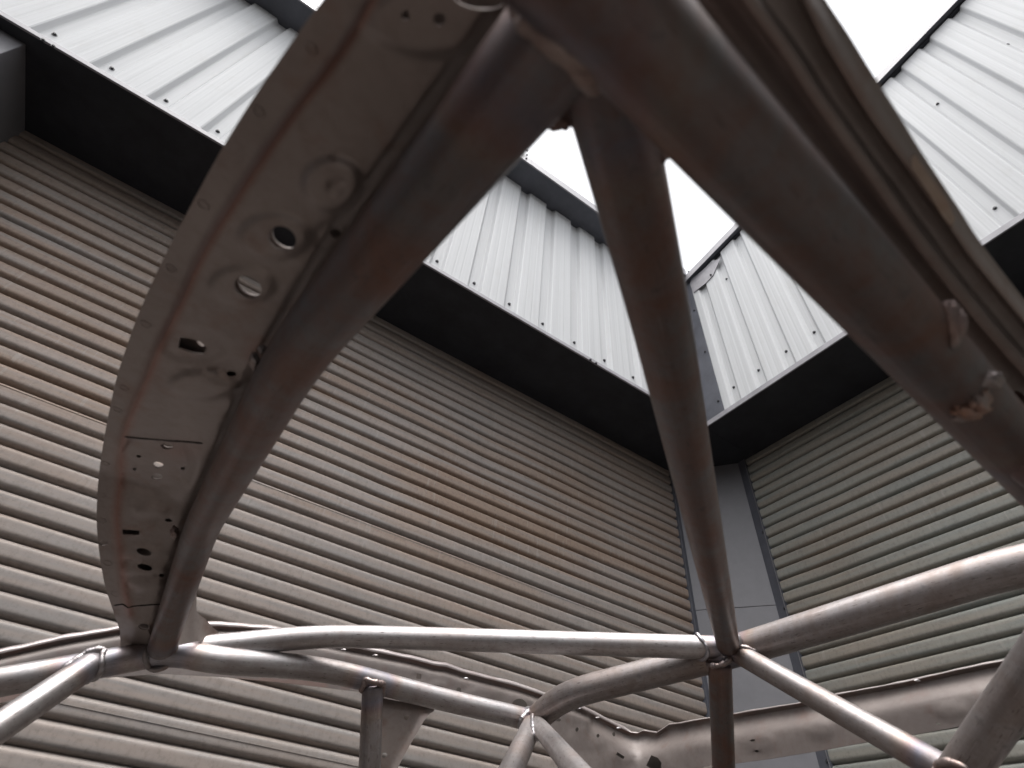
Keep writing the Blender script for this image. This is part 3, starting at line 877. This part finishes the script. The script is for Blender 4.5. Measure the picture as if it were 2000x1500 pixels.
# far side roof rail, B pillar head and rear cross rail, all pressed steel
top_edge = [(-60, 1290), (0, 1277), (110, 1252), (232, 1230), (330, 1224), (430, 1223), (520, 1229), (600, 1245), (680, 1263), (740, 1275), (800, 1287), (850, 1300), (872, 1303), (905, 1314), (960, 1328), (1010, 1341), (1060, 1358), (1100, 1371), (1133, 1383), (1170, 1401), (1205, 1419), (1232, 1431), (1246, 1432), (1256, 1427), (1282, 1432), (1293, 1425), (1306, 1416), (1330, 1413), (1370, 1405), (1440, 1394), (1560, 1374), (1660, 1352), (1762, 1334), (1860, 1311), (1980, 1287), (2080, 1268)]
bot_edge = [(2080, 1380), (1880, 1418), (1780, 1436), (1690, 1450), (1616, 1464), (1500, 1483), (1430, 1492), (1375, 1497), (1350, 1512), (1345, 1580), (1110, 1580), (1085, 1480), (1060, 1420), (1000, 1400), (860, 1383), (760, 1366), (700, 1351), (620, 1341), (535, 1332), (430, 1322), (320, 1316), (190, 1325), (100, 1345), (-60, 1390)]
s_holes = [ellipse(1015, 1378, 15, 13, 20, 20), [(926, 1358), (950, 1363), (950, 1367), (926, 1362)], ellipse(896, 1348, 4.5, 5.5, 0, 12), [(848, 1337), (866, 1341), (866, 1345), (850, 1342)],
           [(814, 1315), (823, 1317), (822, 1327), (813, 1325)], ellipse(1090, 1406, 6, 3, 10, 12), ellipse(1127, 1425, 3.2, 4.2, 20, 12), ellipse(1168, 1437, 3, 3.5, 0, 12), ellipse(1199, 1434, 3, 4.2, -10, 12),
           [(1206, 1469), (1220, 1478), (1218, 1483), (1203, 1474)], [(1272, 1475), (1285, 1480), (1292, 1490), (1290, 1504), (1276, 1505), (1262, 1495)],
           ellipse(1470, 1446, 5, 2.2, -8, 10), ellipse(1833, 1414, 5, 2, 10, 10), ellipse(1478, 1467, 4, 2.5, 0, 10)]
s_bumps = [(1015, 1376, 24, 18, -.004), (1213, 1476, 20, 13, -.006), (1600, 1424, 22, 14, -.007), (1856, 1388, 26, 12, -.007), (1483, 1450, 26, 14, -.006), (935, 1357, 26, 10, -.005), (855, 1342, 18, 10, -.005), (818, 1321, 8, 9, .003),
           (1150, 1440, 30, 18, -.004), (1480, 1416, 40, 8, .0), (1275, 1490, 26, 20, -.005), (1390, 1455, 30, 12, -.004)]
lip = densify(top_edge, 10, False)
base_edge = [(1133, 1383), (1170, 1400), (1205, 1417), (1240, 1429), (1275, 1428), (1310, 1420), (1370, 1408), (1560, 1376), (1760, 1335), (2080, 1270)]
def side_d(x, y):
    s = seg_dist(x, y, top_edge); s2 = y - pl_interp(base_edge, x)
    # turned-out lip, then a rolled shoulder, then the flat web
    d = 0.0
    if s < 7: d -= .010 * (1 - s / 7)
    if x > 1150:
        sh = 1 / (1 + math.exp(-(s2 - 31) / 6.5))
        d += .030 * (1 - sh)
    else:
        d += .016 * (1 - 1 / (1 + math.exp(-(s - 13) / 2.5)))
    d += .35 * bump_fn(x, y, s_bumps)
    d += .0008 * math.sin(x / 23.0) * math.exp(-(s / 16) ** 2)
    # pressed step lines
    for (x0, w) in ((1335, 2), (980, 3), (1178, 3)):
        d += .003 / (1 + math.exp(-(x - x0) / w))
    return d
def side_wear(x, y):
    return .6 * math.exp(-(seg_dist(x, y, top_edge) / 3.0) ** 2) * (.5 + .5 * math.sin(x / 31.0)) + (.25 if 1325 < y and x < 640 else 0) 
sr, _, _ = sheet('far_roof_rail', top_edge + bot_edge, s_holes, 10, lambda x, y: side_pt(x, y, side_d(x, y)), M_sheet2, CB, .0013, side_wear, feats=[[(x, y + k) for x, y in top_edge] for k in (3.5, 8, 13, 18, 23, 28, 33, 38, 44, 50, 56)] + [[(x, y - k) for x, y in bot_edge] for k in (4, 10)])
# closing panel behind the pressed rail, coloured dark to shade its holes
bk = [(x, y + 10) for x, y in top_edge] + [(x, y - 16) for x, y in bot_edge]
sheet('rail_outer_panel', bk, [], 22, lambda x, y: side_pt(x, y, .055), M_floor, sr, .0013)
# upper return flange of the rail, sky light put into its paler steel
M_lip = mat_sheet('skylit_flange', (.32, .28, .275), (.40, .36, .35), (.22, .15, .13), .5, .4)
tl = densify(top_edge, 8, False)
fv, ff = [], []
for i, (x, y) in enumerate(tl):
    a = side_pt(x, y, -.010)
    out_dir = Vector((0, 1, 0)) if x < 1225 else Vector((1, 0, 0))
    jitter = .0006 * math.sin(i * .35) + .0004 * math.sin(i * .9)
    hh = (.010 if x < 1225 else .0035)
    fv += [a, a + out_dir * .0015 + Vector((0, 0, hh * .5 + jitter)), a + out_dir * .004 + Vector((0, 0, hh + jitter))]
for i in range(len(tl) - 1):
    for k in range(2): ff.append((i * 3 + k, i * 3 + 3 + k, i * 3 + 4 + k, i * 3 + 1 + k))
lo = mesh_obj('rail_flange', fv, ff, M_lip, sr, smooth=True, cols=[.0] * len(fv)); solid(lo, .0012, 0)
# bright dabs of spot weld on the lip
for (x, y) in ((671, 1269), (733, 1280), (910, 1325), (1130, 1384), (1167, 1402), (1208, 1422), (1791, 1329)):
    c0 = side_pt(x, y, -.014); lump('spot_weld', x, y, (c0 - CAM).length - .002, .0042, M_weld, sr, int(x), (1.4, .5, .5))
# B pillar gusset below the rail
gus = [(752, 1350), (800, 1356), (852, 1370), (848, 1388), (836, 1397), (828, 1408), (806, 1446), (790, 1474), (772, 1510), (750, 1560), (700, 1560), (705, 1420), (716, 1366)]
g_h = [ellipse(794, 1401, 5, 5.2, 0, 14), ellipse(751, 1475, 6, 5, -15, 14)]
def gus_pt(x, y):
    s = seg_dist(x, y, [(852, 1370), (848, 1388), (836, 1397), (828, 1408), (806, 1446), (790, 1474), (772, 1510), (750, 1560)])
    e = seg_dist(x, y, [(769, 1374), (770, 1390), (757, 1412), (742, 1430)])
    d = .02 - (.006 * (1 - s / 12) if s < 12 else 0) + .002 * math.exp(-(e / 2.2) ** 2) + .00006 * (y - 1370)
    return side_pt(x, y, d)
sheet('pillar_gusset', gus, g_h, 7, gus_pt, M_sheet, CB, .0013, feats=[[(848 - k, 1386), (826 - k, 1408), (804 - k, 1446), (788 - k, 1474), (770 - k, 1510)] for k in (6, 12)])
# lower shell of the car: floor, tunnel, sills and bulkheads (unseen, added to darken light and reflections from below)
def lbox(name, a, b, parent=CB): 
    return box(name, a, b, M_floor, parent, .012)
fp = lbox('floor_pan', (-1.15, -.10, .26), (1.75, 1.40, .275))
lbox('tunnel', (-1.15, .52, .275), (1.5, .80, .45), fp)
lbox('sill', (-1.0, -.16, .20), (1.4, -.04, .40)); lbox('sill', (-1.0, 1.34, .20), (1.4, 1.46, .40))
lbox('firewall', (-1.17, -.12, .26), (-1.14, 1.42, .86)); lbox('rear_bulkhead', (1.72, -.12, .26), (1.75, 1.42, .84))

# weld fillets that close the crotch between the big tubes at the front corner
lump('weld_fillet', 1098, 208, .318, .0105, M_steel_brown, t2, 5, (1.0, 1.1, 1.0))
lump('weld_fillet', 1290, 282, .330, .0085, M_steel_brown, t2, 8, (.9, 1.2, 1.0))
# unseen dark buildings, added to block low sky light and darken reflections
def plain_building(label, a, b, win_axis):
    e = empty('added_yard_building', Vector(((a[0] + b[0]) / 2, (a[1] + b[1]) / 2, 0)))
    tag(e, label, 'building')
    box('wall', (a[0], a[1], 0), (b[0], b[1], b[2]), M_yard, e, .01)
    box('roof', (a[0] - .15, a[1] - .15, b[2]), (b[0] + .15, b[1] + .15, b[2] + .18), M_trimd, e, .01)
M_yard = mat_paint('dark_weatherboard', (.075, .07, .068), .7, .3)
plain_building('added unseen dark building behind the car, blocking low sky light', (-9.5, -9.0, 0), (6.5, -6.0, 4.6), 0)
plain_building('added unseen dark building in front of the car, cutting low sky light', (-10.5, -5.5, 0), (-7.0, 2.6, 4.4), 1)
